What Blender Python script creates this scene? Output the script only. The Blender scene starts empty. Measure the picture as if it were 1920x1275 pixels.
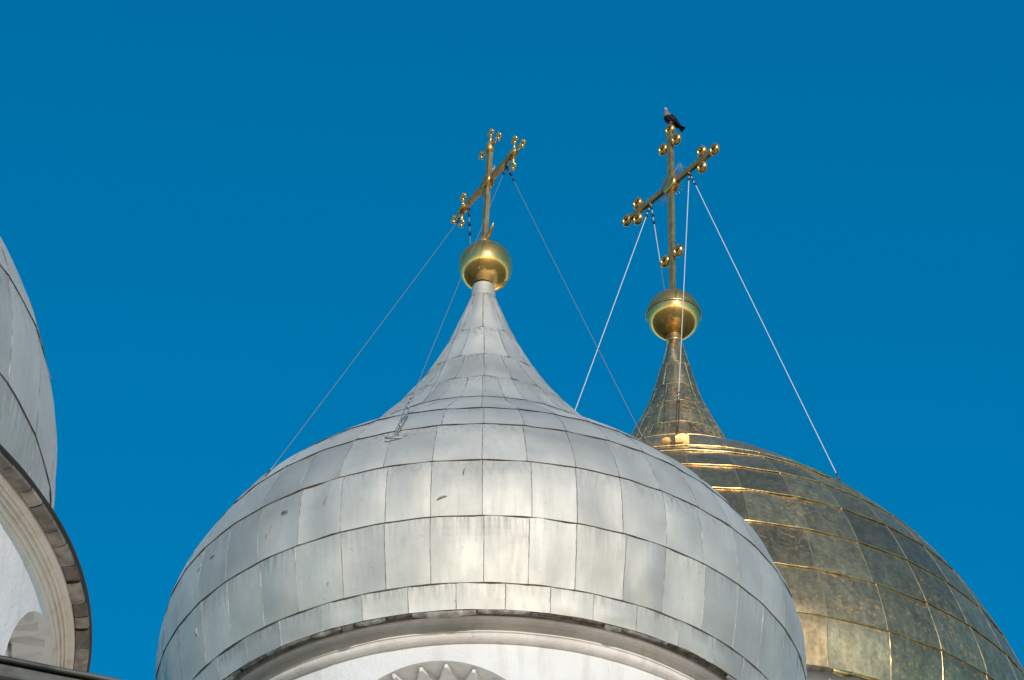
import bpy, bmesh, math, random
from mathutils import Vector, Matrix, noise
R = math.radians
PI = math.pi
C = bpy.context.scene.collection
SC = bpy.context.scene

# ------------------------------------------------------------------ camera
cam = bpy.data.cameras.new("camera")
cam.sensor_width = 36.0
cam.lens = 8391.0 / 1920.0 * 36.0
cam.clip_start = 0.5
cam.clip_end = 20000
cam_o = bpy.data.objects.new("camera", cam)
C.objects.link(cam_o)
cam_o.location = (0, 0, 1.6)
cam_o.rotation_euler = (R(90 + 37.45), 0, 0)
SC.camera = cam_o

# ------------------------------------------------------------------ light
SUN_EL = 21.0          # degrees above the horizon
SUN_AZ = 10.0          # behind the camera, this far to its right
sd = Vector((math.sin(R(SUN_AZ)) * math.cos(R(SUN_EL)), -math.cos(R(SUN_AZ)) * math.cos(R(SUN_EL)), math.sin(R(SUN_EL))))
W = bpy.data.worlds.new("World")
SC.world = W
W.use_nodes = True
wn = W.node_tree.nodes
wl = W.node_tree.links
wn.clear()
sky = wn.new("ShaderNodeTexSky")
sky.sky_type = 'NISHITA'
sky.sun_disc = False
sky.sun_elevation = R(SUN_EL)
sky.sun_rotation = R(180 - SUN_AZ)
sky.altitude = 100
sky.air_density = 1.0
sky.dust_density = 0.2
sky.ozone_density = 2.0
hs = wn.new("ShaderNodeHueSaturation")
hs.inputs["Hue"].default_value = 0.4895
hs.inputs["Saturation"].default_value = 1.54
hs.inputs["Value"].default_value = 1.0
bg = wn.new("ShaderNodeBackground")
bg.inputs["Strength"].default_value = 0.148
wo = wn.new("ShaderNodeOutputWorld")
wl.new(sky.outputs[0], hs.inputs["Color"])
wl.new(hs.outputs[0], bg.inputs[0])
wl.new(bg.outputs[0], wo.inputs[0])
sun = bpy.data.lights.new("sun", 'SUN')
sun.energy = 2.75
sun.angle = R(0.53)
sun.color = (1.0, 0.895, 0.785)
sun_o = bpy.data.objects.new("sun", sun)
C.objects.link(sun_o)
sun_o.rotation_euler = sd.to_track_quat('Z', 'Y').to_euler()
sun_o.location = sd * 200
SC.view_settings.view_transform = 'Standard'
SC.view_settings.look = 'None'
SC.view_settings.exposure = 0.0
SC.view_settings.gamma = 1.0

# ------------------------------------------------------------------ materials
def mat(name, base=(0.5, 0.5, 0.5), rough=0.5, metal=0.0):
    m = bpy.data.materials.new(name)
    m.use_nodes = True
    p = m.node_tree.nodes["Principled BSDF"]
    p.inputs["Base Color"].default_value = (*base, 1)
    p.inputs["Roughness"].default_value = rough
    p.inputs["Metallic"].default_value = metal
    return m, m.node_tree.nodes, m.node_tree.links, p

def nz(n, l, scale, detail=4, vec=None, rough=0.55, dist=0.0):
    t = n.new("ShaderNodeTexNoise")
    t.inputs["Scale"].default_value = scale
    t.inputs["Detail"].default_value = detail
    t.inputs["Roughness"].default_value = rough
    t.inputs["Distortion"].default_value = dist
    if vec is not None:
        l.new(vec, t.inputs["Vector"])
    return t.outputs["Fac"]

def ramp(n, l, src, stops):
    r = n.new("ShaderNodeValToRGB")
    e = r.color_ramp.elements
    while len(e) < len(stops):
        e.new(0.5)
    for el, (p, c) in zip(e, stops):
        el.position = p
        el.color = (*c, 1) if len(c) == 3 else c
    l.new(src, r.inputs[0])
    return r.outputs[0]

def g(v):
    return (v, v, v)

def mix(n, l, fac, a, b, mode='MIX'):
    m = n.new("ShaderNodeMix")
    m.data_type = 'RGBA'
    m.blend_type = mode
    for sock, v in ((m.inputs[0], fac), (m.inputs[6], a), (m.inputs[7], b)):
        if isinstance(v, (int, float)):
            sock.default_value = v
        elif isinstance(v, tuple):
            sock.default_value = (*v, 1)
        else:
            l.new(v, sock)
    return m.outputs[2]

def mathn(n, l, op, a, b):
    m = n.new("ShaderNodeMath")
    m.operation = op
    for s, v in ((m.inputs[0], a), (m.inputs[1], b)):
        if isinstance(v, (int, float)):
            s.default_value = v
        else:
            l.new(v, s)
    return m.outputs[0]

def bump(n, l, p, h, strength, dist):
    b = n.new("ShaderNodeBump")
    b.inputs["Strength"].default_value = strength
    b.inputs["Distance"].default_value = dist
    l.new(h, b.inputs["Height"])
    l.new(b.outputs[0], p.inputs["Normal"])

def second_lobe(n, l, p, rough, share):
    """old metal scatters part of the light far wider than its shine: a second, rougher lobe"""
    q = n.new("ShaderNodeBsdfPrincipled")
    for k in ("Base Color", "Metallic", "Normal"):
        if p.inputs[k].is_linked:
            l.new(p.inputs[k].links[0].from_socket, q.inputs[k])
        elif k != "Normal":
            q.inputs[k].default_value = p.inputs[k].default_value
    q.inputs["Roughness"].default_value = rough
    ms = n.new("ShaderNodeMixShader")
    ms.inputs[0].default_value = share
    out = [x for x in n if x.type == 'OUTPUT_MATERIAL'][0]
    l.new(p.outputs[0], ms.inputs[1]); l.new(q.outputs[0], ms.inputs[2])
    l.new(ms.outputs[0], out.inputs[0])

def objvec(n, l, scale=(1, 1, 1)):
    t = n.new("ShaderNodeTexCoord")
    m = n.new("ShaderNodeMapping")
    m.inputs["Scale"].default_value = scale
    l.new(t.outputs["Object"], m.inputs[0])
    return m.outputs[0]

def attr(n, name):
    a = n.new("ShaderNodeAttribute")
    a.attribute_name = name
    return a.outputs["Fac"]

# weathered grey tin sheet: each sheet a little different, streaked by rain
def make_tin(name, tone):
    m, n, l, p = mat(name, tone, 0.42, 0.82)
    v = objvec(n, l)
    vs = objvec(n, l, (9, 9, 0.7))
    sh = attr(n, "sheet")
    blot = nz(n, l, 1.3, 5, v)
    streak = nz(n, l, 2.2, 5, vs, 0.6)
    c1 = ramp(n, l, sh, [(0.0, tuple(t * 0.87 for t in tone)), (0.5, tone), (1.0, tuple(min(1, t * 1.08) for t in tone))])
    c2 = mix(n, l, 1.0, c1, ramp(n, l, blot, [(0.3, g(0.80)), (0.7, g(1.06))]), 'MULTIPLY')
    c3 = mix(n, l, 1.0, c2, ramp(n, l, streak, [(0.3, g(0.95)), (0.62, g(1.01))]), 'MULTIPLY')
    spot = nz(n, l, 26, 2, v)
    c4 = mix(n, l, ramp(n, l, spot, [(0.70, g(0)), (0.76, g(0.5))]), c3, (0.30, 0.27, 0.23))
    run = ramp(n, l, nz(n, l, 1.7, 5, objvec(n, l, (16, 16, 0.9)), 0.6), [(0.44, g(0)), (0.66, g(0.75))])
    c4 = mix(n, l, mathn(n, l, 'MULTIPLY', run, attr(n, "worn")), c4, (0.33, 0.30, 0.26))
    l.new(c4, p.inputs["Base Color"])
    r1 = ramp(n, l, streak, [(0.3, g(0.69)), (0.7, g(0.63))])
    r2 = mathn(n, l, 'ADD', r1, mathn(n, l, 'MULTIPLY', mathn(n, l, 'SUBTRACT', sh, 0.5), 0.10))
    l.new(r2, p.inputs["Roughness"])
    h = mathn(n, l, 'ADD', nz(n, l, 3.2, 3, v), mathn(n, l, 'MULTIPLY', nz(n, l, 1.6, 4, vs), 0.16))
    bump(n, l, p, h, 0.5, 0.014)
    second_lobe(n, l, p, 0.80, 0.40)
    return m

TIN = make_tin("tin_sheet", (0.72, 0.690, 0.618))
TIN_SEAM, n, l, p = mat("tin_seam_edge", (0.42, 0.40, 0.37), 0.6, 0.3)
c = ramp(n, l, nz(n, l, 9, 4, objvec(n, l)), [(0.35, (0.14, 0.12, 0.10)), (0.55, (0.33, 0.31, 0.28)), (0.72, (0.60, 0.58, 0.54))])
l.new(c, p.inputs["Base Color"])
GRIME_SHADE, n, l, p = mat("seam_grime_shade", (0.05, 0.04, 0.033), 0.8, 0.0)  # dark brown for seam dirt and painted gap shadow
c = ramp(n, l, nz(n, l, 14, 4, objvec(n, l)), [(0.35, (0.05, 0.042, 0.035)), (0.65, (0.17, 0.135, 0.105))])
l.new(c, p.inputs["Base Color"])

# old gilded copper: mirror-like leaf dulled by brown patina
def make_gilt(name):
    m, n, l, p = mat(name, (0.6, 0.5, 0.3), 0.25, 1.0)
    v = objvec(n, l)
    sh = attr(n, "sheet")
    worn = attr(n, "worn")
    vs = objvec(n, l, (5, 5, 1.2))
    leaf = ramp(n, l, sh, [(0.0, (0.47, 0.335, 0.175)), (0.5, (0.70, 0.49, 0.25)), (1.0, (0.92, 0.655, 0.33))])
    c1 = mix(n, l, 1.0, leaf, ramp(n, l, nz(n, l, 2.0, 6, vs, 0.65), [(0.3, g(0.62)), (0.7, g(1.15))]), 'MULTIPLY')
    c1 = mix(n, l, 1.0, c1, ramp(n, l, nz(n, l, 17, 3, v), [(0.35, g(0.80)), (0.65, g(1.1))]), 'MULTIPLY')
    area = nz(n, l, 0.55, 3, v)
    fine = nz(n, l, 16, 6, v, 0.75)
    s = mathn(n, l, 'ADD', mathn(n, l, 'MULTIPLY', fine, 0.72), mathn(n, l, 'MULTIPLY', area, 0.36))
    s = mathn(n, l, 'ADD', s, mathn(n, l, 'MULTIPLY', worn, 0.026))
    pat = ramp(n, l, s, [(0.603, g(0)), (0.66, g(1))])
    c2 = mix(n, l, mathn(n, l, 'MULTIPLY', pat, 0.75), c1, (0.74, 0.39, 0.10))
    l.new(c2, p.inputs["Base Color"])
    rg = ramp(n, l, nz(n, l, 3.5, 5, v), [(0.3, g(0.14)), (0.7, g(0.24))])
    rr = mathn(n, l, 'ADD', rg, mathn(n, l, 'MULTIPLY', pat, 0.30))
    l.new(rr, p.inputs["Roughness"])
    l.new(mathn(n, l, 'SUBTRACT', 0.95, mathn(n, l, 'MULTIPLY', pat, 0.40)), p.inputs["Metallic"])
    h = mathn(n, l, 'ADD', nz(n, l, 2.2, 3, v), mathn(n, l, 'MULTIPLY', nz(n, l, 22, 3, v), 0.10))
    bump(n, l, p, h, 0.35, 0.012)
    second_lobe(n, l, p, 0.44, 0.78)
    return m

GILT = make_gilt("gilded_sheet")
GOLD_SEAM, n, l, p = mat("gilded_seam", (0.95, 0.62, 0.24), 0.3, 1.0)
c = ramp(n, l, nz(n, l, 8, 4, objvec(n, l)), [(0.3, (0.55, 0.30, 0.10)), (0.6, (1.0, 0.68, 0.28))])
l.new(c, p.inputs["Base Color"])
bump(n, l, p, nz(n, l, 24, 2, objvec(n, l)), 0.35, 0.01)
DULL_SEAM, n, l, p = mat("gilded_standing_seam", (0.74, 0.54, 0.27), 0.42, 0.85)
GOLD, n, l, p = mat("polished_gold", (0.98, 0.67, 0.25), 0.16, 0.95)
v = objvec(n, l)
l.new(ramp(n, l, nz(n, l, 7, 5, v), [(0.3, (0.88, 0.49, 0.14)), (0.65, (1.0, 0.63, 0.21))]), p.inputs["Base Color"])
l.new(ramp(n, l, nz(n, l, 5, 5, v), [(0.3, g(0.10)), (0.7, g(0.19))]), p.inputs["Roughness"])
bump(n, l, p, nz(n, l, 6, 3, v), 0.25, 0.01)
second_lobe(n, l, p, 0.56, 0.27)
OLDGOLD, n, l, p = mat("dull_gold", (0.62, 0.45, 0.19), 0.3, 0.8)
v = objvec(n, l)
l.new(ramp(n, l, nz(n, l, 9, 5, v), [(0.3, (0.46, 0.26, 0.085)), (0.65, (0.80, 0.48, 0.17))]), p.inputs["Base Color"])
second_lobe(n, l, p, 0.5, 0.4)
DARK, n, l, p = mat("dark_hollow", (0.02, 0.014, 0.01), 0.7, 0.2)
BLACK, n, l, p = mat("black_clamp", (0.02, 0.02, 0.02), 0.5, 0.3)
STEEL, n, l, p = mat("grey_steel_wire", (0.34, 0.35, 0.36), 0.5, 0.6)
RUSTY, n, l, p = mat("rusty_iron", (0.16, 0.10, 0.07), 0.6, 0.6)
ROPE, n, l, p = mat("white_rope", (0.68, 0.68, 0.68), 0.6, 0.0)

# lime-washed plaster with stains
def make_plaster(name, lo, hi):
    m, n, l, p = mat(name, hi, 0.9, 0.0)
    v = objvec(n, l)
    c = ramp(n, l, nz(n, l, 1.1, 6, v, 0.6), [(0.28, lo), (0.55, hi)])
    st = nz(n, l, 2.0, 5, objvec(n, l, (4, 4, 0.5)))
    c = mix(n, l, 1.0, c, ramp(n, l, st, [(0.28, (0.86, 0.84, 0.81)), (0.5, (1, 1, 1))]), 'MULTIPLY')
    l.new(c, p.inputs["Base Color"])
    h = mathn(n, l, 'ADD', nz(n, l, 5, 4, v), mathn(n, l, 'MULTIPLY', nz(n, l, 40, 3, v), 0.25))
    bump(n, l, p, h, 0.9, 0.014)
    return m

LIME = make_plaster("whitewashed_plaster", (0.72, 0.69, 0.66), (0.82, 0.80, 0.78))
CORN = make_plaster("cornice_plaster", (0.60, 0.54, 0.48), (0.82, 0.755, 0.70))
BOARD, n, l, p = mat("weathered_eave_board", (0.36, 0.31, 0.27), 0.85)
v = objvec(n, l)
sh = attr(n, "sheet")
c = ramp(n, l, sh, [(0, (0.20, 0.17, 0.145)), (1, (0.44, 0.385, 0.33))])
c = mix(n, l, 1.0, c, ramp(n, l, nz(n, l, 12, 5, v), [(0.35, g(0.55)), (0.6, g(1.05))]), 'MULTIPLY')
l.new(c, p.inputs["Base Color"])
bump(n, l, p, nz(n, l, 30, 4, v), 0.6, 0.01)
BOUNCE_ROOF, n, l, p = mat("bounce_roof_tin", (0.50, 0.48, 0.44), 0.6, 0.1)  # warm pale tone chosen to throw sunlight up into soffits and niches
l.new(ramp(n, l, nz(n, l, 0.8, 5, objvec(n, l)), [(0.3, (0.64, 0.555, 0.45)), (0.7, (0.80, 0.705, 0.59))]), p.inputs["Base Color"])
EDGE, n, l, p = mat("rusted_eave_edge", (0.045, 0.038, 0.032), 0.7, 0.2)
DARKTIN, n, l, p = mat("dark_roof_iron", (0.09, 0.095, 0.085), 0.5, 0.4)
l.new(ramp(n, l, nz(n, l, 5, 5, objvec(n, l)), [(0.3, (0.05, 0.05, 0.045)), (0.7, (0.16, 0.16, 0.14))]), p.inputs["Base Color"])
GROUND, n, l, p = mat("grass_and_paving", (0.12, 0.12, 0.07), 0.95)
v = objvec(n, l)
l.new(ramp(n, l, nz(n, l, 0.05, 6, v), [(0.46, (0.025, 0.042, 0.016)), (0.56, (0.05, 0.06, 0.03)), (0.64, (0.20, 0.18, 0.15))]), p.inputs["Base Color"])

# ------------------------------------------------------------------ mesh helpers
class MB:
    def __init__(s):
        s.v = []; s.f = []; s.m = []; s.s = []; s.a = []; s.b = []
    def vert(s, p):
        s.v.append((p[0], p[1], p[2])); return len(s.v) - 1
    def face(s, idx, m=0, smooth=True, a=0.5, b=0.0):
        s.f.append(idx); s.m.append(m); s.s.append(smooth); s.a.append(a); s.b.append(b)
    def grid(s, pts, m=0, smooth=True, a=0.5, close=False, b=0.0):
        ids = [[s.vert(p) for p in row] for row in pts]
        w = len(ids[0])
        for i in range(len(ids) - 1):
            for j in range(w if close else w - 1):
                k = (j + 1) % w
                s.face((ids[i][j], ids[i + 1][j], ids[i + 1][k], ids[i][k]), m, smooth, a, b(i) if callable(b) else b)
        return ids
    def box(s, cx, X, Y, Z, hx, hy, hz, m=0, a=0.5):
        c = Vector(cx); X = Vector(X) * hx; Y = Vector(Y) * hy; Z = Vector(Z) * hz
        q = [s.vert(c + X * i + Y * j + Z * k) for i in (-1, 1) for j in (-1, 1) for k in (-1, 1)]
        for f in ((0, 1, 3, 2), (4, 6, 7, 5), (0, 4, 5, 1), (2, 3, 7, 6), (0, 2, 6, 4), (1, 5, 7, 3)):
            s.face(tuple(q[i] for i in f), m, False, a)
    def tube(s, pts, rads, n=8, m=0, cap=True, a=0.5):
        pts = [Vector(p) for p in pts]
        if isinstance(rads, (int, float)):
            rads = [rads] * len(pts)
        rows = []
        up = None
        for i, p in enumerate(pts):
            t = (pts[min(i + 1, len(pts) - 1)] - pts[max(i - 1, 0)]).normalized()
            if up is None:
                up = t.orthogonal().normalized()
            up = (up - t * up.dot(t)).normalized()
            bi = t.cross(up)
            rows.append([p + (up * math.cos(2 * PI * k / n) + bi * math.sin(2 * PI * k / n)) * rads[i] for k in range(n)])
        ids = s.grid(rows, m, True, a, close=True)
        if cap:
            s.face(tuple(ids[0]), m, True, a); s.face(tuple(reversed(ids[-1])), m, True, a)
    def ball(s, c, r, m=0, nu=16, nv=10, sc=(1, 1, 1)):
        rows = []
        for i in range(nv + 1):
            t = PI * i / nv
            rows.append([Vector(c) + Vector((r * sc[0] * math.sin(t) * math.cos(2 * PI * k / nu), r * sc[1] * math.sin(t) * math.sin(2 * PI * k / nu), r * sc[2] * math.cos(t))) for k in range(nu)])
        s.grid(rows, m, True, 0.5, close=True)
    def lathe(s, prof, n=128, m=0, c=(0, 0), smooth=True, wob=None):
        rows = []
        for z, r in prof:
            row = []
            for k in range(n):
                t = 2 * PI * k / n
                rr, zz = r, z
                if wob:
                    dr, dz = wob(t, r, z); rr += dr; zz += dz
                row.append((c[0] + rr * math.sin(t), c[1] - rr * math.cos(t), zz))
            rows.append(row)
        return s.grid(rows, m, smooth, close=True)
    def build(s, name, mats, parent=None, loc=(0, 0, 0)):
        me = bpy.data.meshes.new(name)
        me.from_pydata(s.v, [], s.f)
        if not isinstance(mats, (list, tuple)):
            mats = [mats]
        for x in mats:
            me.materials.append(x)
        me.polygons.foreach_set("material_index", s.m)
        me.polygons.foreach_set("use_smooth", s.s)
        at = me.attributes.new("sheet", 'FLOAT', 'FACE'); at.data.foreach_set("value", s.a)
        at = me.attributes.new("worn", 'FLOAT', 'FACE'); at.data.foreach_set("value", s.b)
        bm = bmesh.new(); bm.from_mesh(me)
        bmesh.ops.remove_doubles(bm, verts=bm.verts, dist=1e-6) if len(s.v) < 3000 else None
        bm.to_mesh(me); bm.free()
        me.update()
        o = bpy.data.objects.new(name, me)
        o.location = loc
        C.objects.link(o)
        if parent:
            o.parent = parent
        return o

def thing(name, label, cat, loc, group=None):
    o = bpy.data.objects.new(name, None)
    o.empty_display_size = 0.3
    C.objects.link(o)
    o.location = loc
    o["label"] = label; o["category"] = cat
    if group:
        o["group"] = group
    return o

def tag(o, label, cat, group=None):
    o["label"] = label; o["category"] = cat
    if group:
        o["group"] = group
    return o

def catmull(K, i, t):
    q = lambda j: K[max(0, min(len(K) - 1, j))]
    p0 = q(i - 1) if i > 0 else (2 * K[0][0] - K[1][0], 2 * K[0][1] - K[1][1])
    p3 = q(i + 2) if i + 2 < len(K) else (2 * K[-1][0] - K[-2][0], 2 * K[-1][1] - K[-2][1])
    p1, p2 = q(i), q(i + 1)
    return tuple(.5 * (2 * b + (c - a) * t + (2 * a - 5 * b + 4 * c - d) * t * t + (3 * b - a - 3 * c + d) * t ** 3) for a, b, c, d in zip(p0, p1, p2, p3))

def prof_pt(K, s):
    i = min(int(s), len(K) - 2); i = max(i, 0)
    z, r = catmull(K, i, s - i)
    z2, r2 = catmull(K, i, min(s - i + .01, 1.0)); z1, r1 = catmull(K, i, max(s - i - .01, 0.0))
    d = math.hypot(z2 - z1, r2 - r1)
    return z, r, -(z2 - z1) / d, (r2 - r1) / d      # radial and vertical parts of the outward normal

def on_prof(K, z):
    for i in range(len(K) - 1):
        if K[i][0] >= z >= K[i + 1][0]:
            lo, hi = 0.0, 1.0
            for _ in range(30):
                t = (lo + hi) / 2
                if catmull(K, i, t)[0] > z: lo = t
                else: hi = t
            return i + lo
    return 0.0

# a dome of overlapping metal sheets: bands between the ring seams, each cut into sheets
def dome_skin(K, seams, counts, phases, seed, lip, dent, mats, flat=0.6, rib=0.007, grime_shade=True, ridge=0.0, res=8, rib_w=0.006):
    rnd = random.Random(seed)
    mb = MB()
    off3 = Vector((seed * 3.1, seed * 1.7, seed * 2.3))
    def P(s, th, o):
        z, r, nr, nz_ = prof_pt(K, s)
        return Vector(((r + nr * o) * math.sin(th), -(r + nr * o) * math.cos(th), z + nz_ * o))
    def dn(s, th):
        q = P(s, th, 0)
        return (noise.noise(q * 1.7 + off3) * 0.7 + noise.noise(q * 4.3 + off3) * 0.3) * dent
    for bi in range(len(seams) - 1):
        s0, s1 = seams[bi], seams[bi + 1]
        N = counts[bi]; ph = phases[bi]
        step = 2 * PI / N
        edges = [(k + ph) * step + rnd.uniform(-.06, .06) * step for k in range(N)]
        for k in range(N):
            a0 = edges[k]; a1 = edges[(k + 1) % N] + (2 * PI if k == N - 1 else 0)
            mid = (a0 + a1) / 2; half = (a1 - a0) / 2
            nu = max(5, min(res, int(res * half * 44 / PI))) if N < 30 else res
            lp_ = lip * min(1.0, .3 + prof_pt(K, s1)[1] / 4.0)
            nv = max(4, min(res + 2, int((s1 - s0) * res) + 2))
            pil = rnd.gauss(0.0, 1.0) * dent * 0.55 + dent * 0.3
            tl = rnd.gauss(0, 1) * dent * 0.45
            tv = rnd.gauss(0, 1) * dent * 0.35
            sv = min(1, max(0, rnd.gauss(.5, .22)))
            fx = rnd.uniform(.3, .7)
            rows = []
            for i in range(nv + 1):
                t = i / nv
                s = s0 + (s1 - s0) * t
                row = []
                for j in range(nu + 1):
                    u = j / nu
                    th = a0 + (a1 - a0) * u
                    r = prof_pt(K, s)[1]
                    chord = r * (math.cos(half) / math.cos(th - mid) - 1) * flat
                    w = math.sin(PI * u) * math.sin(PI * t)
                    o = lp_ * t + chord + pil * w + tl * (u - .5) * math.sin(PI * u) * 1.6 + tv * (t - .5) * math.sin(PI * t) + dn(s, th) * (0.35 + 0.65 * min(1, 3 * w))
                    row.append(P(s, th, o))
                rows.append(row)
            wn_ = max(0.0, rnd.gauss(0.0, .5)) + (1.2 if prof_pt(K, s0)[1] < 1.5 else 0)
            mb.grid(rows, 0, True, sv, b=wn_ if ridge else (lambda i, q=rnd.uniform(.2, 1.0): q * max(0.0, 1 - .26 * i)))
            # the folded lower lip
            low = rows[-1]
            mb.grid([low, [p - (p - Vector((0, 0, p.z))).normalized() * (lp_ + 0.012) for p in low]], 1 if ridge == 0 else 2, True, .3)
            # the standing seam on the right edge of the sheet
            left, cen, right = [], [], []
            for i in range(nv * 2 + 1):
                t = i / (nv * 2)
                s = s0 + (s1 - s0) * t
                z, r, nr, nzz = prof_pt(K, s)
                ww = rib_w / max(r, .15)
                jit = noise.noise(Vector((k * 1.3 + bi * 7.7, t * 9, seed))) * 0.004 / max(r, .15)
                o = lp_ * t + dn(s, a0) * .35
                left.append(P(s, a0 - ww + jit, o - .001)); cen.append(P(s, a0 + jit, o + rib * (0.7 + 0.5 * noise.noise(Vector((k, t * 6, bi)))))); right.append(P(s, a0 + ww + jit, o - .001))
            mb.grid([left, cen, right], 1, False, .5)
        # seam line below the lip of this band
        M = N * 8
        if bi < len(seams) - 2 or grime_shade:
            top, bot = [], []
            for q in range(M + 1):
                th = 2 * PI * q / M
                kk = (th / step - ph) % 1.0
                r = prof_pt(K, s1)[1]
                chord = r * (math.cos(step / 2) / math.cos((kk - .5) * step) - 1) * flat
                if bi < len(seams) - 2:
                    L = math.dist(prof_pt(K, s1)[:2], prof_pt(K, min(s1 + .1, len(K) - 1.001))[:2]) / .1
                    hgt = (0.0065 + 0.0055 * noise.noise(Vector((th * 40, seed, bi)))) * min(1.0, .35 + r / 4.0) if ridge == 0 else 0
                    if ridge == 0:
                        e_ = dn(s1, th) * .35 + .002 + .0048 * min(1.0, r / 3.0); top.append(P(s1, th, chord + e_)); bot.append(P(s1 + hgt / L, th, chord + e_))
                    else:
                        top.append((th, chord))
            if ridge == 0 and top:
                mb.grid([top, bot], 2, True, .2)  # dark strip: seam dirt with the lip's shadow painted in
            elif ridge and top:
                # rounded welted seam
                rows = [[] for _ in range(6)]
                for th, chord in top:
                    z, r, nr, nzz = prof_pt(K, s1)
                    ms_ = 2 if r > 1.6 else 1
                    rad = ridge * min(1.0, .25 + r / 3.2) * (1 + 0.35 * noise.noise(Vector((th * 60, seed, bi))))
                    e = dn(s1, th) * .35
                    for a in range(6):
                        an = PI * a / 5
                        tr, tz = nzz, -nr            # down the slope
                        o = chord + lip + e + rad * math.sin(an) * 1.1
                        d = -rad * math.cos(an)
                        rr = r + nr * o + tr * d
                        zz = z + nzz * o + tz * d
                        rows[a].append(Vector((rr * math.sin(th), -rr * math.cos(th), zz)))
                mb.grid(rows, ms_, True, .5)
    return mb, P

# ------------------------------------------------------------------ drums
def arch_outline(Ra, n=40, jamb=2.2, corner=None):
    pts = [(Ra, -jamb)]
    angs = [PI * i / n for i in range(n + 1)]
    if corner:
        angs = sorted(angs + [corner, PI - corner])
    for a in angs:
        pts.append((Ra * math.cos(a), Ra * math.sin(a)))
    pts.append((-Ra, -jamb))
    return pts

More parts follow.
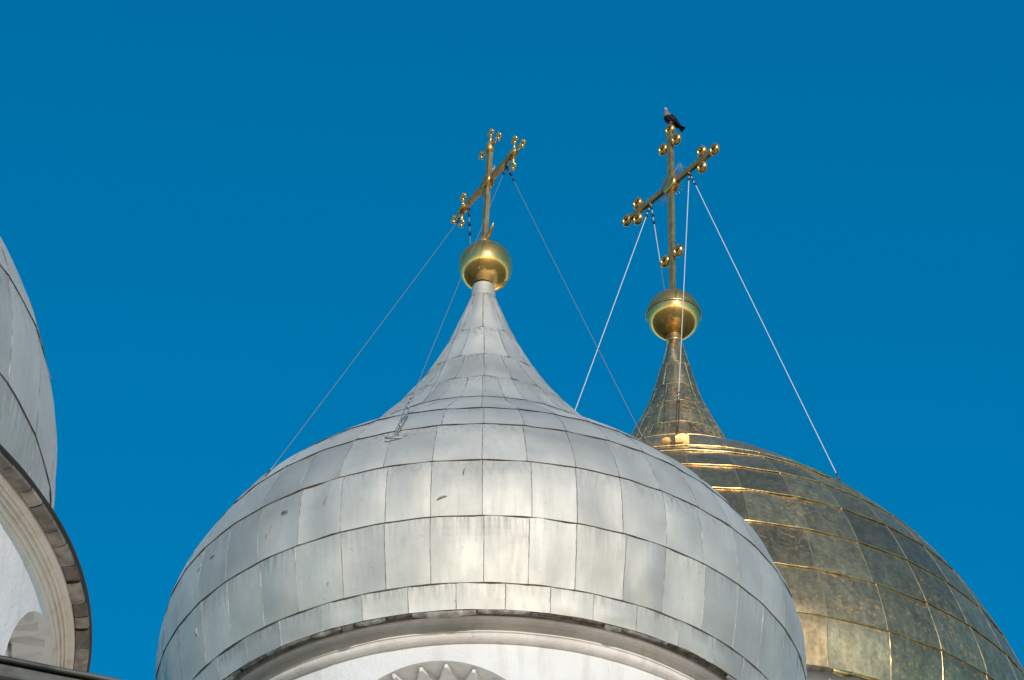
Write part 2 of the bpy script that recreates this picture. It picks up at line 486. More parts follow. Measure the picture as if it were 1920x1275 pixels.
def drum_parts(tower, rw, z_top, z_bot, arches, az0, Ra, z_apex, depth, teeth_n, mats_wall):
    """cylindrical wall with blind arches cut into it; every niche with its course of pointed bricks"""
    cz = z_apex - Ra
    jamb = cz - z_bot - 0.6
    mb = MB()
    stepa = 2 * PI / arches
    def cyl(u, v, r, a):
        th = a + u / rw
        return Vector((r * math.sin(th), -r * math.cos(th), cz + v))
    halfw = stepa * rw / 2
    out = arch_outline(Ra, 40, jamb, math.atan2(z_top - cz, halfw))
    for k in range(arches):
        a = az0 + k * stepa
        rim = []
        for (x, y) in out:
            if y <= 0:
                rim.append((math.copysign(halfw, x), y))
            else:
                # project on to the rectangle's top and sides
                ht = z_top - cz
                sx = halfw / abs(x) if abs(x) > 1e-6 else 1e9
                sy = ht / y if y > 1e-6 else 1e9
                q = min(sx, sy)
                rim.append((x * q, y * q))
        # make sure the corners are hit
        rows = []
        for (x, y), (X, Y) in zip(out, rim):
            rows.append([cyl(x + (X - x) * t / 8, y + (Y - y) * t / 8, rw, a) for t in range(9)])
        mb.grid(rows, 0, True)
        # wall below the niche
        xs = [-halfw + 2 * halfw * t / 16 for t in range(17)]
        mb.grid([[cyl(x, y, rw, a) for x in xs] for y in (-jamb, z_bot - cz)], 0, True)
    mb.build("drum_wall", mats_wall, tower)
    # one niche, then copies turned about the axis
    def niche():
        nb = MB()
        rows = [[cyl(x, y, rw, 0), cyl(x, y, rw - depth * .5, 0), cyl(x, y, rw - depth, 0)] for (x, y) in out]
        nb.grid(rows, 0, False)
        # the next, smaller order behind the pointed bricks, and the back
        R1 = Ra - .075
        in1 = arch_outline(R1, 40, jamb)
        outp = arch_outline(Ra, 40, jamb)
        nb.grid([[cyl(x, y, rw - depth, 0), cyl(X, Y, rw - depth, 0)] for (x, y), (X, Y) in zip(outp, in1)], 0, False)
        nb.grid([[cyl(x, y, rw - depth, 0), cyl(x, y, rw - depth - .26, 0)] for (x, y) in in1], 0, False)
        R2 = R1 - .10
        in2 = arch_outline(R2, 40, jamb)
        nb.grid([[cyl(x, y, rw - depth - .26, 0), cyl(X, Y, rw - depth - .26, 0)] for (x, y), (X, Y) in zip(in1, in2)], 0, False)
        nb.grid([[cyl(x * (1 - t / 6), y, rw - depth - .32, 0) for t in range(7)] for (x, y) in in2], 0, False)
        nb.grid([[cyl(x, y, rw - depth - .26, 0), cyl(x, y, rw - depth - .32, 0)] for (x, y) in in2], 0, False)
        nb.grid([[cyl(X, -jamb, rw - q, 0) for X in (-Ra, -Ra * .5, 0, Ra * .5, Ra)] for q in (0, depth + .32)], 0, False)
        return nb
    def teeth():
        tb = MB()
        # bricks set cornerwise: a prism whose edge points outwards, one row under each order
        rnd_ = random.Random(7)
        for ra, rb, d0, d1, nn, shf in ((Ra + .01, Ra - .060, depth + .02, .035, teeth_n, .5), (Ra - .07, Ra - .145, depth + .27, depth + .02, teeth_n, 0.0)):
            for i in range(nn + (1 if shf == 0 else 0)):
                a0 = PI * (i + shf) / nn + rnd_.uniform(-.012, .012)
                da = PI / nn * .46
                dd = d1 + rnd_.uniform(-.012, .02)
                q = {}
                for nm, rr in (("o", ra), ("i", rb + rnd_.uniform(-.006, .006))):
                    q[nm + "A"] = tb.vert(cyl(rr * math.cos(a0 - da), rr * math.sin(a0 - da), rw - d0, 0))
                    q[nm + "B"] = tb.vert(cyl(rr * math.cos(a0 + da), rr * math.sin(a0 + da), rw - d0, 0))
                    q[nm + "P"] = tb.vert(cyl(rr * math.cos(a0 - .012), rr * math.sin(a0 - .012), rw - dd, 0))
                    q[nm + "Q"] = tb.vert(cyl(rr * math.cos(a0 + .012), rr * math.sin(a0 + .012), rw - dd, 0))
                tb.face((q["iA"], q["iP"], q["oP"], q["oA"]), 0, False)
                tb.face((q["iP"], q["iQ"], q["oQ"], q["oP"]), 0, False)
                tb.face((q["iQ"], q["iB"], q["oB"], q["oQ"]), 0, False)
                tb.face((q["iA"], q["iB"], q["iQ"], q["iP"]), 0, False)
        return tb
    n0 = niche().build("blind_arch", mats_wall, tower)
    t0 = teeth().build("pointed_brick_course", mats_wall, n0)
    n0.rotation_euler.z = az0
    for k in range(1, arches):
        c_ = n0.copy(); C.objects.link(c_); c_.parent = tower; c_.rotation_euler.z = az0 + k * stepa
        d_ = t0.copy(); C.objects.link(d_); d_.parent = c_

def wobble(seed, ar, az):
    def f(t, r, z):
        q = Vector((math.sin(t) * 5, math.cos(t) * 5, seed + z * 3))
        return noise.noise(q) * ar, noise.noise(q * 2.1 + Vector((9, 4, 1))) * az
    return f

def ragged_edge(r, z, seed, drop, n=260):
    """torn tin and shadowed gap under the lowest sheets"""
    rnd = random.Random(seed)
    mb = MB()
    th = 0.0
    while th < 2 * PI:
        L = rnd.uniform(.04, .20)
        m = max(3, int(L / .02))
        sag = rnd.choice((.15, .4, .7, 1.0, 1.5)) * rnd.uniform(.8, 1.2) * drop
        outw = rnd.uniform(-.006, .024)
        rows = [[], [], []]
        for i in range(m + 1):
            t = th + (L - .004) * i / m
            w = 0.55 + 0.45 * math.sin(PI * i / m) + noise.noise(Vector((t * 60, seed, 1))) * .4
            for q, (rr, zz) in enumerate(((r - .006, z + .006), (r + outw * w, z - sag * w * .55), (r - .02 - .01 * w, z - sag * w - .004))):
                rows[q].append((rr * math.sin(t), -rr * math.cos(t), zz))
        mb.grid(rows, 0 if rnd.random() < .34 else 1, True, rnd.random())  # some strips coloured dark as the shadowed gap
        th += L
    return mb

# ------------------------------------------------------------------ ground
gb = MB()
for i in range(1):
    gb.grid([[(x * 400.0, y * 400.0, 0) for x in range(-10, 11)] for y in range(-10, 11)], 0, False)
gr = gb.build("ground", GROUND)
gr["kind"] = "structure"

# ------------------------------------------------------------------ church body below the towers
church = thing("church_building", "whitewashed church building with dark iron roof edge below the left dome", "church", (0, 36, 0))
def prism(poly, z0, z1, m=0, mb=None):
    mb = mb or MB()
    lo = [mb.vert((x, y, z0)) for x, y in poly]; hi = [mb.vert((x, y, z1)) for x, y in poly]
    k = len(poly)
    for i in range(k):
        mb.face((lo[i], lo[(i + 1) % k], hi[(i + 1) % k], hi[i]), m, False)
    mb.face(tuple(hi), m, False); mb.face(tuple(reversed(lo)), m, False)
    return mb
# main block and the lower stair block on the left
w = prism([(-8, -8.5), (14, -8.5), (14, 22), (-8, 22)], 0, 18.3)
dx, dy = math.cos(R(20.5)), math.sin(R(20.5))
ex, ey = -2.527, 18.50 - 36
def el(u, v):            # along the roof edge, and back from it
    return (ex + dx * u - dy * v, ey + dy * u + dx * v)
prism([el(-11, .32), el(3.6, .32), el(3.6, 7.0), el(-11, 7.0)], 0, 13.55, 0, w)
w.build("wall", LIME, church)
rf = MB()
lo = [rf.vert((x, y, 18.42)) for x, y in ((-8.4, -8.9), (14.4, -8.9), (14.4, 22.4), (-8.4, 22.4))]  # unseen roof, pitched and made pale to bounce sun under the eaves
hi = [rf.vert((x, y, 23.6)) for x, y in ((-.4, -.4), (6.4, -.4), (6.4, 13.9), (-.4, 13.9))]
for k in range(4):
    rf.face((lo[k], lo[(k + 1) % 4], hi[(k + 1) % 4], hi[k]), 1, False)
rf.face(tuple(hi), 1, False); rf.face(tuple(reversed(lo)), 1, False)
q = [el(-11.3, 0), el(3.9, 0), el(3.9, 7.2), el(-11.3, 7.2)]
za, zb = 13.775, 17.0  # steepened so the unseen slope bounces sun on to the left cornice
top = [rf.vert((*q[0], za)), rf.vert((*q[1], za)), rf.vert((*q[2], zb)), rf.vert((*q[3], zb))]
bot = [rf.vert((*q[0], za - .085)), rf.vert((*q[1], za - .085)), rf.vert((*q[2], zb - .085)), rf.vert((*q[3], zb - .085))]
rf.face(tuple(top), 1, False); rf.face(tuple(reversed(bot)), 0, False)
for i in range(4):
    rf.face((bot[i], bot[(i + 1) % 4], top[(i + 1) % 4], top[i]), 0, False)
a_, b_ = Vector((*el(-11.3, -.012), za + .005)), Vector((*el(3.9, -.012), za + .005))
rf.tube([a_.lerp(b_, i / 80) + Vector((0, 0, .004 * noise.noise(Vector((i * .7, 3, 1))))) for i in range(81)], .018, 8)
a_, b_ = Vector((*el(-11.3, -.006), za - .09)), Vector((*el(3.9, -.006), za - .09))
rf.tube([a_.lerp(b_, i / 80) + Vector((0, 0, .006 * noise.noise(Vector((i * .9, 8, 1))))) for i in range(81)], .010, 6)
rf.build("roof", [DARKTIN, BOUNCE_ROOF], church)

# ------------------------------------------------------------------ silver dome tower
SILVER_K = [(31.265, .127), (30.606, .370), (30.024, .661), (29.428, 1.053), (28.789, 1.561), (27.923, 2.532), (27.436, 2.924), (26.794, 3.223), (26.106, 3.272), (25.405, 3.17), (25.132, 3.12)]
S0 = (-0.309, 38.0)
silver = thing("domed_tower", "middle church tower under a grey silver sheet metal onion dome", "dome", (*S0, 0))
mb, SP = dome_skin(SILVER_K, list(range(11)), [10, 16, 22, 44, 44, 44, 44, 44, 44, 44], [.03, .03, .03, .04, .02, .04, .0, .03, .05, .5], 3, .010, .019, [TIN], rib=.005, rib_w=.005)
# collar at the tip and a few torn, curled bits of sheet
mb.lathe([(31.42, .118), (31.40, .124), (31.27, .131), (31.262, .137), (31.25, .136), (31.245, .128)], 40, 0)
for az, z, L, tilt in ((-38.4, 26.39, .20, 1.2), (-35.2, 26.556, .09, .1), (-26.8, 26.533, .13, 1.3), (-6.3, 26.309, .11, .4), (-2.6, 26.624, .07, 1.4), (-53, 26.51, .08, .2), (-57.2, 26.51, .05, .9), (-57.7, 25.83, .10, 1.4), (-26.5, 25.592, .05, 1.3)):
    th = R(az); s = on_prof(SILVER_K, z)
    c0 = SP(s, th, .012)
    nrm = Vector((math.sin(th), -math.cos(th), 0)); tx = Vector((math.cos(th), math.sin(th), 0)); tz = Vector((0, 0, 1))
    d = (tx * math.cos(tilt) + tz * math.sin(tilt)).normalized(); e = nrm.cross(d)
    a_, b_, c_ = [], [], []
    for i in range(9):
        t = i / 8 - .5
        wdt = .011 * (1 - (2 * t) ** 2) * (.5 + L * 4) + .001
        p0 = c0 + d * t * L + e * (.10 * L * (1 - 4 * t * t))
        a_.append(p0 - e * wdt); b_.append(p0 + nrm * .016 * (1 - 4 * t * t)); c_.append(p0 + e * wdt * .7 - nrm * .01)
    mb.grid([a_, b_], 1, True, .2); mb.grid([b_, c_], 0, True, .9)
mb.build("dome", [TIN, TIN_SEAM, GRIME_SHADE], silver)
eg = ragged_edge(3.118, 25.130, 5, .034)
eg.lathe([(25.15, 3.085), (25.10, 3.090), (25.10, 3.06)], 200, 0)  # dark ring painted as the shadow behind the torn tin
eg.build("torn_eave_edge", [GRIME_SHADE, TIN_SEAM], silver)
cb = MB()
prof = [(25.30, 3.05), (25.19, 3.07), (25.175, 3.05), (25.163, 3.005), (25.163, 3.0), (25.138, 2.998), (25.128, 2.985), (25.126, 2.965), (25.105, 2.930), (25.075, 2.910), (25.045, 2.905), (25.030, 2.905), (25.028, 2.925), (25.012, 2.927), (25.006, 2.914), (24.998, 2.914), (24.996, 2.922), (24.966, 2.918), (24.948, 2.905), (24.936, 2.888), (24.934, 2.872), (24.932, 2.84)]
cb.lathe(prof, 420, 0, smooth=False, wob=wobble(1.0, .007, .006))
cb.build("cornice", CORN, silver)
drum_parts(silver, 2.85, 24.99, 19.0, 6, R(-8.9), 1.2, 24.753, .28, 14, LIME)

# ------------------------------------------------------------------ gilded dome tower
GOLD_K = [(37.94, .102), (37.5, .2), (37.05, .313), (36.7, .44), (36.4, .582), (36.1, .705), (35.8, .888), (35.4, 1.393), (34.9, 2.015), (34.233, 2.745), (33.984, 2.991), (33.411, 3.484), (32.791, 3.881), (32.086, 4.223), (31.313, 4.515), (30.530, 4.715), (29.835, 4.69)]
G0 = (2.17, 47.5)
gold = thing("domed_tower", "rear church tower under a worn gilded onion dome", "dome", (*G0, 0))
mb, GP = dome_skin(GOLD_K, [0, 1.05, 2.05, 3.2, 4.9, 7, 9, 10, 11, 12, 13, 14, 15, 16], [6, 10, 12, 14, 38, 38, 38, 38, 38, 38, 38, 38, 38], [.1, .1, .2, .1, -.06, -.03, -.05, -.1, -.1, -.06, -.1, -.09, -.1], 11, .006, .017, [GILT], ridge=.0125, rib=.007, rib_w=.008, res=8)
mb.lathe([(38.12, .095), (38.05, .098), (37.96, .104), (37.945, .112), (37.93, .110), (37.92, .102)], 40, 0)
mb.build("dome", [GILT, DULL_SEAM, GOLD_SEAM], gold)
for az_, w_, h_ in ((-1.25, .165, .17), (-5.4, .105, .11)):  # added plates, leaned to catch the sun as the dome's bright sheets
    o = MB()
    rows = []
    for i in range(7):
        t = i / 6
        row = []
        for j in range(7):
            th = R(az_) + (j / 6 - .5) * w_ / 2.63
            rr = 2.665 + .035 * t + .008 * math.sin(PI * t) * math.sin(PI * j / 6)
            row.append((rr * math.sin(th), -rr * math.cos(th), 34.31 + h_ * t * (.62 + .38 * math.sin(PI * (j + .6) / 7.2))))
        rows.append(row)
    o.grid(rows, 0, True)
    o.grid([rows[-1], [(x * .955, y * .955, z + .03) for x, y, z in rows[-1]]], 0, False)
    o.build("glint_plate", OLDGOLD, gold)
ragged_edge(4.69, 29.84, 9, .06).build("torn_eave_edge", [GRIME_SHADE, GOLD_SEAM], gold)
cb = MB()
cb.lathe([(29.98, 4.58), (29.83, 4.62), (29.79, 4.56), (29.74, 4.53), (29.66, 4.52), (29.60, 4.42), (29.50, 4.36), (29.46, 4.36), (29.44, 4.25)], 200, 0, wob=wobble(3.0, .01, .008))
cb.build("cornice", CORN, gold)
drum_parts(gold, 4.3, 29.5, 19.0, 8, R(10), 1.3, 29.1, .28, 14, LIME)

# ------------------------------------------------------------------ near silver dome on the left
LEFT_K = [(17.693 + (z - 26.106) * 1.207, r * 1.074) for z, r in SILVER_K]
L0 = (-6.371, 22.5)
left = thing("domed_tower", "nearest church tower cut off by the left frame edge, grey dome on wide board eave", "dome", (*L0, 0))
mb, LP = dome_skin(LEFT_K, list(range(11)), [10, 16, 22, 40, 40, 40, 40, 40, 40, 40], [.0] * 10, 21, .007, .016, [TIN], rib=.005, rib_w=.005)
mb.build("dome", [TIN, TIN_SEAM, GRIME_SHADE], left)
# eave: a thin dark iron edge over weathered boards
eb = MB()
eb.lathe([(16.99, 3.28), (16.80, 3.812), (16.785, 3.824), (16.768, 3.820), (16.762, 3.795)], 300, 0, wob=wobble(6.0, .009, .009))
eb.build("eave_edge", EDGE, left)
bb = MB()
rnd = random.Random(4)
th = 0.0
while th < 2 * PI:
    L = rnd.choice((.02, .035, .05, .06, .075)) * rnd.uniform(.8, 1.2)
    gap = rnd.choice((.001, .002, .003, .007))
    o = rnd.uniform(-.008, .008)
    sv = rnd.random()
    m = 4
    rows = []
    for rr, zz in ((3.805, 16.765), (3.80, 16.742), (3.755, 16.735 + o * .4), (3.722, 16.738 + o * .4), (3.722, 16.80)):
        rows.append([((rr + o * .5) * math.sin(th + (L - gap) * i / m), -(rr + o * .5) * math.cos(th + (L - gap) * i / m), zz + .004 * noise.noise(Vector((th * 50 + i, rr * 30, 2)))) for i in range(m + 1)])
    bb.grid(rows, 0, False, sv)
    for e in (0, -1):
        ids = [bb.vert(r_[e]) for r_ in rows]
        bb.face(tuple(ids), 1, False, .1)
    th += L
bb.lathe([(16.775, 3.80), (16.775, 3.68)], 160, 1)
bb.build("eave_boards", [BOARD, GRIME_SHADE], left)
cb = MB()
cb.lathe([(16.85, 3.60), (16.79, 3.712), (16.745, 3.718), (16.724, 3.715), (16.710, 3.700), (16.715, 3.678), (16.700, 3.674), (16.690, 3.664), (16.700, 3.656), (16.690, 3.652), (16.676, 3.650), (16.666, 3.642), (16.676, 3.634), (16.660, 3.630), (16.644, 3.628), (16.634, 3.618), (16.640, 3.610), (16.625, 3.606), (16.616, 3.602), (16.612, 3.60), (16.610, 3.57)], 420, 0, smooth=False, wob=wobble(8.0, .003, .003))
cb.build("cornice", make_plaster("left_cornice_plaster", (0.70, 0.61, 0.52), (0.86, 0.78, 0.69)), left)
drum_parts(left, 3.59, 16.66, 12.5, 6, R(91), 1.1, 16.585, .28, 13, LIME)

# ------------------------------------------------------------------ crosses
def cross_frame(loc, phi, tilt):
    U = Vector((math.cos(phi), -math.sin(phi), 0))
    N = Vector((-math.sin(phi), -math.cos(phi), 0))
    return U, N

def dents(mb, c, r, seed, amp):
    for i, p in enumerate(mb.v):
        q = Vector(p) - Vector(c)
        k = 1 + amp * noise.noise(q * (2.2 / r) + Vector((seed, seed, seed)))
        mb.v[i] = tuple(Vector(c) + q * k)

# silver tower's cross
SB = Vector((S0[0] + .02, S0[1], 31.705))
sx = thing("orb_cross", "small gilded cross with ball-tipped arms and crescent on a plain gold orb", "cross", tuple(SB - Vector((0, 0, .292))))
base = sx.location.copy()
def lp(v):
    return Vector(v) - base
o = MB(); o.ball(lp(SB), .292, nu=64, nv=40); dents(o, lp(SB), .292, 3, .006)
o.build("orb", GOLD, sx)
U, N = cross_frame(None, R(60), 0)
Z = Vector((0.045, 0, 1)).normalized()
CC = Vector((S0[0] + .045, S0[1], 32.895))
def sp(u, z, n=0.0):
    return lp(CC + U * u + Z * (z - 32.895) + N * n)
o = MB()
o.box(sp(0, (31.98 + 33.36) / 2), U, N, Z, .030, .024, (33.36 - 31.98) / 2)
o.tube([sp(0, 31.96), sp(0, 32.03), sp(0, 32.09), sp(0, 32.12)], [.075, .078, .05, .03], 16)
o.build("shaft", OLDGOLD, sx)
o = MB()
o.box(sp(0, 32.895), U, N, Z, .52, .024, .034)
o.build("crossbar", OLDGOLD, sx)
o = MB(); o.tube([sp(0, 32.895, -.05), sp(0, 32.895, -.035), sp(0, 32.895, .035), sp(0, 32.895, .05)], [.06, .085, .085, .06], 20)
ho = o.build("centre_boss", OLDGOLD, sx)
o = MB()
for q in range(4):
    for k in range(-2, 3):
        a = PI / 4 + q * PI / 2 + k * .17
        d = U * math.cos(a) + Z * math.sin(a)
        c0 = sp(0, 32.895)
        o.tube([c0 + d * .06, c0 + d * (.20 - .02 * abs(k))], [.007, .002], 5)
o.build("sun_rays", OLDGOLD, ho)
def trefoil(name, c, d, p):
    """thickened end of an arm with three stems, each tipped by three little balls"""
    o = MB()
    o.tube([c - d * .10, c - d * .05, c + d * .02, c + d * .06], [.036, .050, .046, .022], 12)
    e = o.build(name, OLDGOLD, sx)
    for v in (d, p, -p):
        o = MB()
        L = .19
        o.tube([c + v * .03, c + v * (L - .02)], [.018, .014], 8)
        t = c + v * L
        w = p if v == d else d
        o.tube([c + v * (L - .06), c + v * (L - .045), c + v * (L - .03)], [.014, .026, .014], 10)
        for b in (v * .032, w * .034, -w * .034):
            o.ball(t + b, .025, nu=10, nv=7)
        o.ball(t, .022, nu=10, nv=7)
        o.build("tip", GOLD, e)
trefoil("arm_end", sp(.57, 32.895), U, Z)
trefoil("arm_end", sp(-.57, 32.895), -U, Z)
trefoil("arm_end", sp(0, 33.41), Z, U)
o = MB()
pts = []
rads = []
for i in range(21):
    t = i / 20 * 2 - 1
    a = t * 1.25
    pts.append(sp(.20 * math.sin(a), 32.22 - .20 * math.cos(a) + .04))
    rads.append(.004 + .026 * (1 - abs(t)) ** .6)
o.tube(pts, rads, 8)
o.build("crescent", OLDGOLD, sx)

# gilded tower's cross
GB = Vector((G0[0], G0[1], 38.393))
gx = thing("orb_cross", "tall gilded cross with round pierced discs on a ridged gold orb", "cross", tuple(GB - Vector((0, 0, .37))))
base = gx.location.copy()
o = MB()
prof = []
for i in range(41):
    t = PI * i / 40
    z = .364 * math.cos(t); r = .364 * math.sin(t)
    if z < 0:
        r *= 1 - .05 * (-z / .364) ** 2
    prof.append((GB.z - base.z + z, max(r, .001)))
o.lathe(prof, 64)
dents(o, lp(GB), .364, 8, .006)
ob = o.build("orb", GOLD, gx)
o = MB()
o.lathe([(GB.z - base.z + .022, .362), (GB.z - base.z + .017, .376), (GB.z - base.z, .380), (GB.z - base.z - .014, .374), (GB.z - base.z - .018, .360)], 80)
o.build("orb_ridge", GOLD_SEAM, ob)
U, N = cross_frame(None, R(53), 0)
Z = Vector((0.010, 0, 1)).normalized()
CC = Vector((G0[0] + .012, G0[1], 40.665))
def gp(u, z, n=0.0):
    return lp(CC + U * u + Z * (z - 40.665) + N * n)
o = MB()
o.box(gp(0, (38.74 + 41.58) / 2), U, N, Z, .043, .026, (41.58 - 38.74) / 2)
o.tube([gp(0, 38.72), gp(0, 38.77), gp(0, 38.80)], [.10, .09, .05], 16)
o.build("shaft", OLDGOLD, gx)
o = MB(); o.box(gp(0, 40.665), U, N, Z, .90, .025, .040)
xb = o.build("crossbar", OLDGOLD, gx)
for u in (-.62, -.52, -.42, -.32, -.24, .25, .34, .43, .52, .60):
    o = MB()
    o.tube([gp(u, 40.70), gp(u, 40.785)], [.003, .0012], 5)
    o.build("bird_spike", STEEL, xb)
def disc(name, c, parent):
    """round hollow disc seen face on along N, with a dark hole"""
    o = MB()
    Rr, rr, hw = .092, .043, .036
    prof = [(rr, hw * .2), (rr + .004, hw), (rr + .018, hw * 1.18), (Rr - .018, hw * .95), (Rr - .004, hw * .55), (Rr, 0), (Rr - .004, -hw * .55), (Rr - .018, -hw * .95), (rr + .018, -hw * 1.18), (rr + .004, -hw), (rr, -hw * .2)]
    rows = []
    for r, h in prof:
        rows.append([c + (U * math.cos(2 * PI * k / 28) + Z * math.sin(2 * PI * k / 28)) * r + N * h for k in range(28)])
    o.grid(rows, 0, True, close=True)
    for sg in (1, -1):
        ids = [o.vert(c + (U * math.cos(2 * PI * k / 28) + Z * math.sin(2 * PI * k / 28)) * (rr + .002) + N * hw * .25 * sg) for k in range(28)]
        o.face(tuple(ids), 1, False)
    o.tube([c + Z * .088, c + Z * .15], [.003, .001], 5, m=0)
    return o.build(name, [OLDGOLD2, DARK], parent)
OLDGOLD2, n, l, p = mat("cross_disc_gold", (0.78, 0.50, 0.18), 0.28, 0.8)
l.new(ramp(n, l, nz(n, l, 9, 5, objvec(n, l)), [(0.3, (0.55, 0.29, 0.09)), (0.65, (0.90, 0.55, 0.19))]), p.inputs["Base Color"])
for u, z in ((.95, 40.665), (-.97, 40.665), (.68, 40.805), (.68, 40.530), (-.73, 40.810), (-.73, 40.535), (.135, 41.39), (-.155, 41.40), (0, 41.645), (.095, 39.375), (-.19, 39.46)):
    if z < 39.5:
        u, z = (.142, 39.415) if u > 0 else (-.142, 39.415)
    disc("end_disc", gp(u, z), gx)
for u in (.68, -.73):
    o = MB(); o.box(gp(u, 40.668), U, N, Z, .014, .014, .10); o.build("disc_bracket", OLDGOLD, gx)
for z in (41.39, 39.415):
    o = MB(); o.box(gp(0, z), U, N, Z, .09, .014, .014); o.build("disc_bracket", OLDGOLD, gx)
o = MB()
o.tube([gp(0, 40.665, -.07), gp(0, 40.665, -.05), gp(0, 40.665, .045), gp(0, 40.665, .06), gp(0, 40.665, .062)], [.10, .135, .135, .11, .085], 28)
hb = o.build("centre_boss", OLDGOLD2, gx)
o = MB()
rnd = random.Random(2)
for q in range(4):
    for k in range(-3, 4):
        a = PI / 4 + q * PI / 2 + k * .16
        d = U * math.cos(a) + Z * math.sin(a)
        c0 = gp(0, 40.665)
        o.tube([c0 + d * .10, c0 + d * (.37 - .035 * abs(k) + rnd.uniform(-.03, .03))], [.0042, .0012], 5)
o.build("sun_rays", OLDGOLD, hb)

# ------------------------------------------------------------------ guy wires
def wire(label, group, A, B, rad, m, top_knots, turnbuckle, knot_m=None, plate=True):
    A, B = Vector(A), Vector(B)
    t = thing("guy_wire", label, "guy wire", tuple(B), group)
    a, b = A - B, Vector((0, 0, 0))
    d = (a - b).normalized()
    L = (a - b).length
    o = MB()
    t0 = turnbuckle if turnbuckle else 0.03
    N_ = 24
    def pt(s):
        sag = -.004 * L * 4 * s * (1 - s)
        return b.lerp(a, s) + Vector((0, 0, sag * .4))
    o.tube([pt(t0 / L + (1 - t0 / L) * i / N_) for i in range(N_ + 1)], rad, 8)
    o.build("cable", m, t)
    for k in range(top_knots):
        o = MB()
        s = 1 - (.06 + .11 * k) / L
        c0 = pt(s)
        o.tube([c0 - d * .030, c0 - d * .022, c0 + d * .022, c0 + d * .030], [rad * 1.1, rad + .008, rad + .008, rad * 1.1], 8)
        if k:
            side = d.orthogonal().normalized()
            o.tube([c0 - side * (rad + .018), c0 + side * (rad + .018)], .008, 6)
        o.build("clamp", BLACK, t)
    o = MB(); sd_ = d.orthogonal().normalized(); bi = d.cross(sd_)
    o.tube([a + (sd_ * math.cos(q * PI / 6) + d * math.sin(q * PI / 6)) * .018 for q in range(12)] + [a + sd_ * .018], .006, 6)
    o.build("ring", BLACK if m == STEEL else OLDGOLD, t)
    if not turnbuckle:
        o = MB()
        o.tube([b - d * .02, b + d * .10], rad + .007, 8)
        o.build("sleeve", RUSTY, t)
    if turnbuckle:
        o = MB()
        s0, s1 = turnbuckle * .38, turnbuckle
        for q in (-1, 1):
            o.tube([b + d * s0 + sd_ * .006 * q, b + d * (s0 + .05) + sd_ * .022 * q, b + d * (s1 - .05) + sd_ * .022 * q, b + d * s1 + sd_ * .006 * q], .008, 6)
        for s in (s0, s1):
            o.ball(b + d * s, .024, nu=10, nv=6)
        for s in (s1 + .10, s1 + .19):
            o.tube([b + d * s - bi * .026, b + d * s + bi * .026], .010, 6)
        o.build("turnbuckle", knot_m or STEEL, t)
        o = MB()
        nl = 4
        for i in range(nl):
            c0 = b + d * (s0 * (i + .5) / nl)
            x = sd_ if i % 2 else bi
            hl = s0 / nl * .68
            o.tube([c0 + d * (hl * math.sin(q * PI / 5)) + x * .018 * math.cos(q * PI / 5) for q in range(11)], .007, 6)
        o.build("chain", knot_m or STEEL, t)
    if plate:
        o = MB()
        o.tube([b + Vector((-.10, 0, -.01)), b + Vector((-.07, -.03, -.03)), b + Vector((.07, -.03, -.03)), b + Vector((.11, 0, .02))], .011, 6)
        o.build("anchor_hook", knot_m or STEEL, t)
    return t

U = Vector((math.cos(R(60)), -math.sin(R(60)), 0)); CS = Vector((S0[0] + .05, S0[1], 32.82))
gs = "thin grey wires staying the silver dome's cross"
wire("thin grey guy wire slanting down left from the small cross to the silver dome", gs, CS + U * -.655, (-2.435, 36.07, 27.54), .0035, STEEL, 1, 0, plate=False)
wire("thin grey guy wire ending in a chain and hook on the silver dome's near face", gs, CS + U * .39 + Vector((0, 0, .01)), (-1.13, 35.085, 27.285), .0035, STEEL, 2, .62)
wire("thin grey guy wire running down right from the small cross past the gilded neck", gs, CS + U * .40 + Vector((0, 0, .01)), (1.331, 36.06, 27.93), .0035, STEEL, 3, 0, plate=False)
wire("thin grey guy wire dropping from the small cross behind the plain gold orb", gs, CS + U * -.437 + Vector((0, 0, -.01)), (-.25, 39.9, 28.45), .0035, STEEL, 3, 0, plate=False)
U = Vector((math.cos(R(53)), -math.sin(R(53)), 0)); CG = Vector((G0[0] + .012, G0[1], 40.61))
gg = "white rope stays of the gilded dome's cross"
wire("white guy wire slanting down left from the tall cross behind the silver dome", gg, CG + U * -.45, (.51, 46.06, 34.77), .0062, ROPE, 3, 0, plate=False)
wire("white guy wire slanting steeply from the tall cross behind the ridged gold orb", gg, CG + U * -.44, (2.62, 49.0, 35.25), .0062, ROPE, 3, 0, plate=False)
wire("white guy wire hanging in front of the ridged gold orb to a rusty turnbuckle", gg, CG + U * .40, (2.04, 44.86, 34.36), .0062, ROPE, 2, .95, knot_m=RUSTY)
wire("white guy wire slanting down right from the tall cross to the gilded shoulder", gg, CG + U * .41, (4.068, 45.29, 34.12), .0062, ROPE, 3, 0, plate=False)

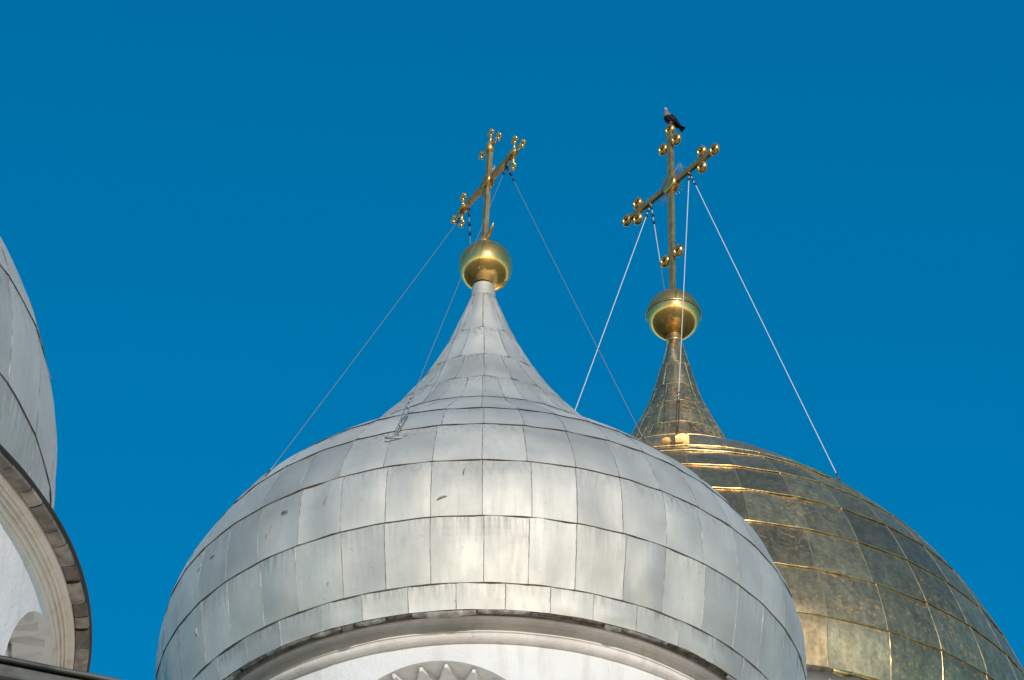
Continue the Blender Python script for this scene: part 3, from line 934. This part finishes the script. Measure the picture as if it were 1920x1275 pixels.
# ------------------------------------------------------------------ the bird on the tall cross
PLUM, n, l, p = mat("pigeon_plumage", (0.1, 0.1, 0.11), 0.65)
p.inputs["Specular IOR Level"].default_value = 0.15
a = n.new("ShaderNodeAttribute"); a.attribute_name = "plumage"
c = mix(n, l, 1.0, a.outputs["Color"], ramp(n, l, nz(n, l, 60, 3, objvec(n, l)), [(0.3, g(0.8)), (0.7, g(1.1))]), 'MULTIPLY')
l.new(c, p.inputs["Base Color"])
def bird():
    """body frame: +x forward (head), +z up; feet at the origin"""
    b = MB()
    def loft(sp_, n_=20):
        rows = []
        for (x, y, z, ry, rz, pit) in sp_:
            t = Vector((math.cos(pit), 0, math.sin(pit)))
            up = Vector((-math.sin(pit), 0, math.cos(pit)))
            rows.append([Vector((x, y, z)) + Vector((0, 1, 0)) * ry * math.cos(2 * PI * k / n_) + up * rz * math.sin(2 * PI * k / n_) for k in range(n_)])
        ids = b.grid(rows, 0, True, close=True)
        b.face(tuple(ids[0])); b.face(tuple(reversed(ids[-1])))
    # tail, rump, belly, breast, neck, head
    loft([(-.215, 0, -.010, .062, .006, .50), (-.15, 0, .028, .040, .011, .55), (-.105, 0, .055, .033, .022, .6), (-.06, 0, .080, .056, .054, .65), (-.015, 0, .103, .070, .072, .75),
          (.028, 0, .140, .066, .070, .95), (.045, 0, .175, .046, .048, 1.15), (.050, 0, .205, .031, .034, 1.3), (.052, 0, .230, .024, .026, 1.35), (.054, 0, .252, .023, .026, 1.2), (.060, 0, .270, .021, .024, .8), (.070, 0, .279, .015, .018, .3), (.081, 0, .279, .008, .010, -.1)])
    loft([(.076, 0, .280, .007, .007, -.2), (.092, 0, .275, .005, .006, -.4), (.104, 0, .268, .002, .002, -.6)], 8)
    for sg in (1, -1):       # folded wings
        loft([(.045, sg * .050, .150, .012, .030, .8), (.01, sg * .060, .125, .018, .045, .75), (-.05, sg * .056, .085, .016, .040, .65), (-.11, sg * .040, .048, .010, .024, .55), (-.175, sg * .026, .018, .005, .010, .5)], 12)
        # leg and toes
        b.tube([(-.005, sg * .022, .060), (.0, sg * .022, .028), (-.004, sg * .022, .004)], [.013, .006, .005], 8)
        for dx_, dy_ in ((.034, 0), (.028, .016), (.028, -.016), (-.022, 0)):
            b.tube([(-.004, sg * .022, .004), (-.004 + dx_ * .6, sg * .022 + dy_ * .6, .005), (-.004 + dx_, sg * .022 + dy_, -.006)], [.005, .0045, .002], 6)
    return b
bm_ = bird()
tmp = bm_.build("pigeon_blank", PLUM)
md = tmp.modifiers.new("r", 'REMESH'); md.mode = 'VOXEL'; md.voxel_size = .0032
dg = bpy.context.evaluated_depsgraph_get()
me = bpy.data.meshes.new_from_object(tmp.evaluated_get(dg))
me.name = "pigeon"
bpy.data.objects.remove(tmp)
at = me.color_attributes.new("plumage", 'FLOAT_COLOR', 'POINT')
for i, v in enumerate(me.vertices):
    x, y, z = v.co
    if z > .262 and x > .082: col = (.10, .08, .07)
    elif z > .258: col = (.55, .52, .52)
    elif z > .165 or (x > .02 and z > .13): col = (.26, .185, .19)
    elif z < .012 and x > -.05 or (z < .05 and abs(x) < .04): col = (.36, .15, .13)
    elif x < -.13: col = (.025, .025, .028)
    elif abs(y) > .047 and x < .03: col = (.018, .018, .021)
    else: col = (.022, .02, .023)
    at.data[i].color = (*col, 1)
for pl in me.polygons:
    pl.use_smooth = True
pig = bpy.data.objects.new("pigeon", me)
C.objects.link(pig)
# perched on the topmost disc, breast towards the lower left
fd = math.atan2(-.42, -.90)
U = Vector((math.cos(R(53)), -math.sin(R(53)), 0))
Zt = Vector((0.010, 0, 1)).normalized()
pig.location = Vector((G0[0] + .012, G0[1], 40.665)) + Zt * (41.645 - 40.665 + .092)
pig.rotation_euler = (0, 0, fd)
tag(pig, "dark pigeon with pale head perched on top of the tall gilded cross", "bird")
